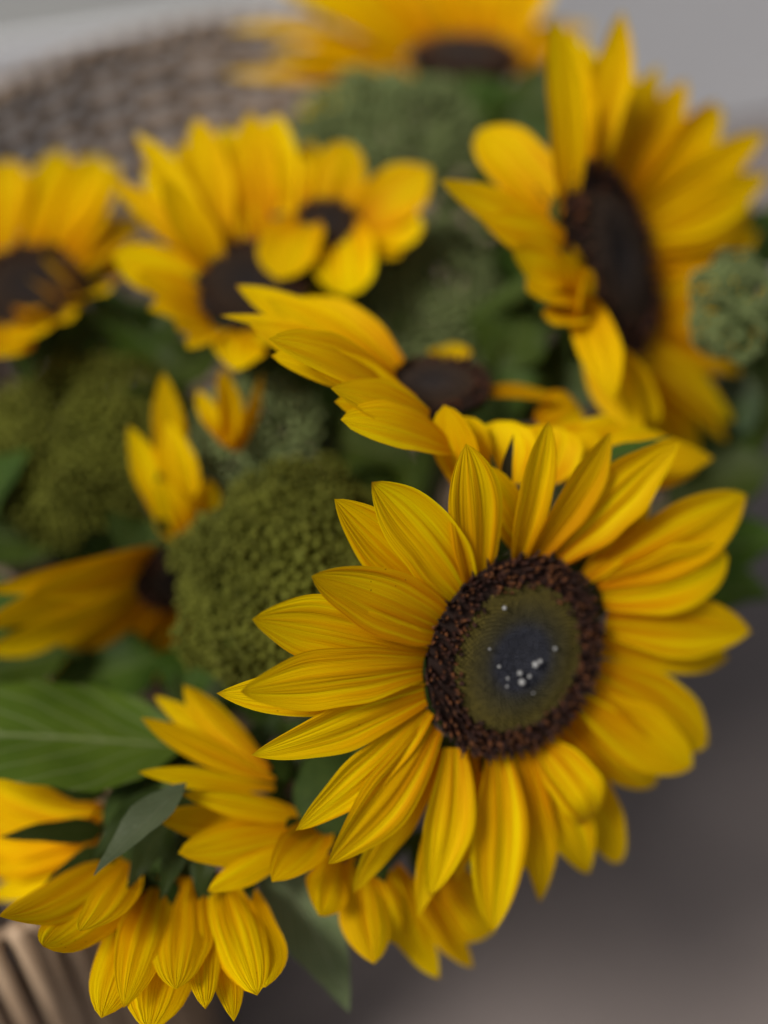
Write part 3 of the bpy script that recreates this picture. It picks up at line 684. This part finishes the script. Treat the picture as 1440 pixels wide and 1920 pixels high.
# ------------------------------------------------------------------ green flower clusters (sedum-like heads)
def cluster_mesh(seed, mat):
    rng = random.Random(seed); bm = bmesh.new()
    n = 26; ga = math.pi * (3 - math.sqrt(5)); Rr = .0092
    for i in range(n):
        z = 1 - (i + .5) / n * .95; r = math.sqrt(1 - z * z); a = i * ga
        d = Vector((r * math.cos(a), r * math.sin(a), z))
        p = Vector((d.x * Rr * 1.05, d.y * Rr * 1.05, d.z * Rr * .75)) * rng.uniform(.78, 1.12)
        s = .00150 * rng.uniform(.75, 1.2)
        m = Matrix.Translation(p) @ d.to_track_quat('Z', 'Y').to_matrix().to_4x4() @ Matrix.Diagonal((s, s, s * 1.35, 1))
        bmesh.ops.create_icosphere(bm, subdivisions=1, radius=1.0, matrix=m)
        q = p * .82                                   # pedicel towards the middle
        bmesh.ops.create_cone(bm, segments=4, radius1=.0003, radius2=.0005, depth=.004, cap_ends=False, matrix=Matrix.Translation(q) @ d.to_track_quat('Z', 'Y').to_matrix().to_4x4())
    bmesh.ops.create_icosphere(bm, subdivisions=1, radius=.0042)
    me = bpy.data.meshes.new('bud_cluster'); bm.to_mesh(me); bm.free()
    me.polygons.foreach_set('use_smooth', [True] * len(me.polygons)); me.materials.append(mat)
    return me
CL1 = [cluster_mesh(i, M_SEDUM) for i in range(4)]
CL2 = [cluster_mesh(i + 9, M_SEDUM2) for i in range(4)]
def sedum(label, c, d, N, rx, ry, h, n, meshes, seed, size=1.0, foot=None):
    rng = random.Random(seed)
    C = P(c[0], c[1], d); N = cvec(*N)
    foot = SOCKET + Vector((rng.uniform(-.05, .05), rng.uniform(-.04, .06), 0)) if foot is None else foot
    t = thing('green_flower_cluster', label, 'flower', foot)
    ax = (RT - N * RT.dot(N)).normalized(); ay = N.cross(ax)
    root = C - N * (h + .045)
    ga = math.pi * (3 - math.sqrt(5))
    nsub = max(3, round(n / 6)); per = 8
    for i in range(nsub):
        z = 1 - (i + .5) / nsub * 1.0; r = math.sqrt(max(0, 1 - z * z)); a = i * ga + rng.uniform(-.3, .3)
        lump = rng.uniform(.86, 1.06)
        sp = C + (ax * r * math.cos(a) * rx + ay * r * math.sin(a) * ry + N * (z * h - h)) * lump
        sn = (ax * r * math.cos(a) / rx + ay * r * math.sin(a) / ry + N * z / h).normalized()
        sx = sn.orthogonal().normalized(); sy = sn.cross(sx)
        sr = .0118 * size * rng.uniform(.85, 1.15)
        fork = sp - sn * .022
        V, F = tube_data(bez(root, root + N * .012, fork - sn * .008, fork, 5), [.0019, .0018, .0017, .0016, .0015, .0014], 6)
        br = mesh_obj('branch', V, F, M_STEM, t, off=foot)
        for k in range(per):
            if k == 0: p, nd = sp + sn * sr * .35, sn
            else:
                b = 2 * math.pi * (k + rng.uniform(-.2, .2)) / (per - 1)
                o_ = sx * math.cos(b) + sy * math.sin(b)
                p = sp + o_ * sr * rng.uniform(.8, 1.05) - sn * sr * rng.uniform(0, .35); nd = (sn + o_ * .75).normalized()
            nd = (nd + Vector((rng.uniform(-.2, .2), rng.uniform(-.2, .2), rng.uniform(-.2, .2)))).normalized()
            o = link(bpy.data.objects.new('bud_cluster', meshes[rng.randrange(4)]), t)
            s = size * rng.uniform(.55, .85)
            o.matrix_local = Matrix.Translation(p - foot) @ nd.to_track_quat('Z', 'Y').to_matrix().to_4x4() @ Matrix.Rotation(rng.uniform(0, 6), 4, 'Z') @ Matrix.Scale(s, 4)
            V, F = tube_data([fork, fork + (p - fork) * .5 + sn * .001, p], [.0009, .0008, .0007], 5)
            mesh_obj('twig', V, F, M_STEM, br, off=foot)
    V, F = tube_data(bez(root, root - N * .05, foot + (root - foot) * .4, foot, 10), .003, 8)
    mesh_obj('stem', V, F, M_STEM, t, off=foot)
    return t, foot
g1, fg1 = sedum('domed olive green flower cluster with distinct buds, touching the large open sunflower', (515, 1045), .408, (-.1, .35, .93), .029, .032, .022, 84, CL1, 31)
sedum('dusky olive green flower cluster in shade near the bright green leaves', (150, 800), .475, (-.1, .45, .88), .030, .032, .020, 62, CL1, 32, 1.1)
sedum('pale green flower cluster below the sunflower that faces away over the back rim', (745, 210), .555, (.0, .5, .86), .034, .028, .020, 60, CL2, 33, 1.15)
sedum('grey green flower cluster between the small half-hidden sunflower and the sideways big one', (790, 520), .50, (.0, .45, .9), .024, .030, .02, 48, CL2, 34, 1.1)
sedum('small pale green flower cluster beside the outer petals of the big sideways sunflower', (1365, 545), .435, (-.45, .5, .75), .012, .017, .010, 30, CL2, 35, .55, foot=Vector((.05, .42, .03)))
sedum('small pale flower cluster wedged behind the large dome of olive buds', (470, 790), .455, (-.1, .5, .85), .016, .016, .014, 26, CL2, 36)

# ------------------------------------------------------------------ leafy sprays filling the bunch
def spray(label, leaves, mat, seed, root=None):
    rng = random.Random(seed)
    foot = SOCKET + Vector((rng.uniform(-.07, .07), rng.uniform(-.06, .08), 0)) if root is None else Vector(root)
    t = thing('leafy_spray', label, 'foliage', foot)
    cs = Vector((0, 0, 0))
    for i, (bx, by, bd, tx, ty, td, hw, N) in enumerate(leaves):
        b, tp = P(bx, by, bd), P(tx, ty, td); cs += b
        V, F, uv = leaf_geo(b, tp, cvec(*N), hw / FPX * bd, fold=rng.uniform(.1, .3), arch=rng.uniform(.02, .12), bend=rng.uniform(-.06, .06), pk=rng.uniform(.32, .48), seed=seed * 30 + i)
        mesh_obj('leaf', V, F, mat, t, uvs=uv, off=foot)
    cs /= len(leaves)
    node = foot + (cs - foot) * .75
    V, F = tube_data(bez(foot, foot + (node - foot) * .3, node - Vector((0, 0, .03)), node, 8), .003, 8); mesh_obj('stem', V, F, M_STEM, t, off=foot)
    for (bx, by, bd, *_r) in leaves:
        b = P(bx, by, bd)
        V, F = tube_data(bez(node, node + (b - node) * .35 + Vector((0, 0, .004)), node + (b - node) * .7, b, 5), .0013, 6); mesh_obj('leaf_stalk', V, F, M_STEM, t, off=foot)
def rl(bx, by, bd, tx, ty, td, hw, N=(0, .5, .85)): return (bx, by, bd, tx, ty, td, hw, N)
spray('dark green leaves in the shade below the sunflower with upright petals', [rl(330, 700, .50, 180, 560, .50, 70), rl(300, 720, .49, 420, 640, .50, 60), rl(320, 760, .48, 235, 735, .46, 40, (-.3, .4, .85)), rl(300, 800, .50, 330, 690, .49, 60), rl(560, 760, .50, 500, 640, .50, 70), rl(560, 800, .50, 700, 770, .49, 80), rl(590, 820, .48, 790, 870, .46, 70)], M_LEAF, 41)
spray('dark rounded leaves in the hollow below the sideways big sunflower', [rl(1000, 790, .49, 930, 640, .48, 62), rl(1040, 780, .50, 1060, 620, .50, 80), rl(960, 640, .53, 930, 480, .53, 80), rl(900, 430, .55, 960, 330, .55, 80), rl(900, 300, .57, 950, 150, .56, 70), rl(1000, 560, .54, 1010, 420, .54, 80), rl(880, 640, .54, 780, 680, .53, 70), rl(960, 330, .56, 960, 170, .56, 80), rl(900, 620, .50, 1010, 660, .49, 60), rl(930, 700, .48, 1010, 560, .49, 70), rl(980, 240, .57, 1010, 120, .57, 60), rl(880, 800, .47, 1010, 700, .46, 60)], M_LEAF, 42)
spray('mid green leaves poking out past the right petals of the large open sunflower', [rl(1250, 960, .50, 1460, 860, .49, 80), rl(1260, 1040, .50, 1470, 1010, .48, 90), rl(1270, 1100, .49, 1450, 1120, .47, 60), rl(1250, 900, .51, 1440, 760, .51, 80), rl(1330, 700, .53, 1460, 580, .53, 80), rl(1380, 520, .54, 1460, 380, .54, 60)], M_LEAF, 43)
spray('blue grey leaves near the lower petals of the sideways big sunflower', [rl(1330, 820, .52, 1440, 660, .51, 60), rl(1350, 780, .52, 1470, 740, .50, 70), rl(1280, 260, .52, 1275, 215, .52, 26)], M_GREY, 44)
spray('dark leaves tucked under the petals of the shaded sunflower', [rl(300, 1230, .46, 80, 1290, .455, 80), rl(380, 1200, .465, 330, 1330, .45, 70), rl(120, 1180, .47, -80, 1240, .46, 80), rl(420, 1180, .47, 470, 1330, .455, 70), rl(250, 1140, .475, 200, 1300, .465, 80), rl(130, 1225, .445, -130, 1290, .435, 60), rl(60, 1120, .47, -120, 1180, .46, 70)], M_LEAF, 48)
spray('bright green leaves beside the shaded flower cluster at the basket side', [rl(-60, 960, .48, 60, 840, .46, 60), rl(-40, 1000, .50, 130, 1020, .49, 70), rl(100, 1050, .51, 280, 960, .50, 60), rl(60, 980, .52, -60, 780, .50, 70)], M_LEAF, 45)
spray('shadowy green leaves packed underneath the large open sunflower', [rl(620, 1460, .45, 520, 1350, .45, 80), rl(600, 1500, .43, 480, 1420, .44, 70), rl(700, 1560, .43, 720, 1640, .42, 60), rl(450, 1330, .47, 340, 1230, .47, 80), rl(560, 1300, .47, 420, 1290, .48, 80), rl(840, 1560, .44, 780, 1660, .43, 60), rl(760, 960, .47, 660, 880, .46, 80), rl(800, 940, .45, 740, 860, .45, 60), rl(880, 1620, .43, 895, 1560, .42, 26)], M_LEAF, 46)
spray('broad dark leaves lying low inside the basket under all the blooms', [rl(x, y, .56 + .03 * ((x // 7) % 3), x + dx, y + dy, .56, 110) for (x, y, dx, dy) in
    [(200, 700, -170, -90), (350, 820, -140, 120), (500, 680, 100, -170), (620, 700, 160, 60), (700, 600, -40, -190), (880, 560, 120, -150), (1000, 720, 170, -60), (1050, 900, 180, 80), (800, 900, -160, 80), (600, 950, -180, 30), (420, 1080, -170, 70), (250, 980, -190, -40), (700, 1100, 60, 180), (950, 1000, 150, 130), (700, 350, -110, -150), (850, 300, 130, -120), (1180, 700, 160, -100), (560, 500, -150, -70)]], M_LEAF, 47)
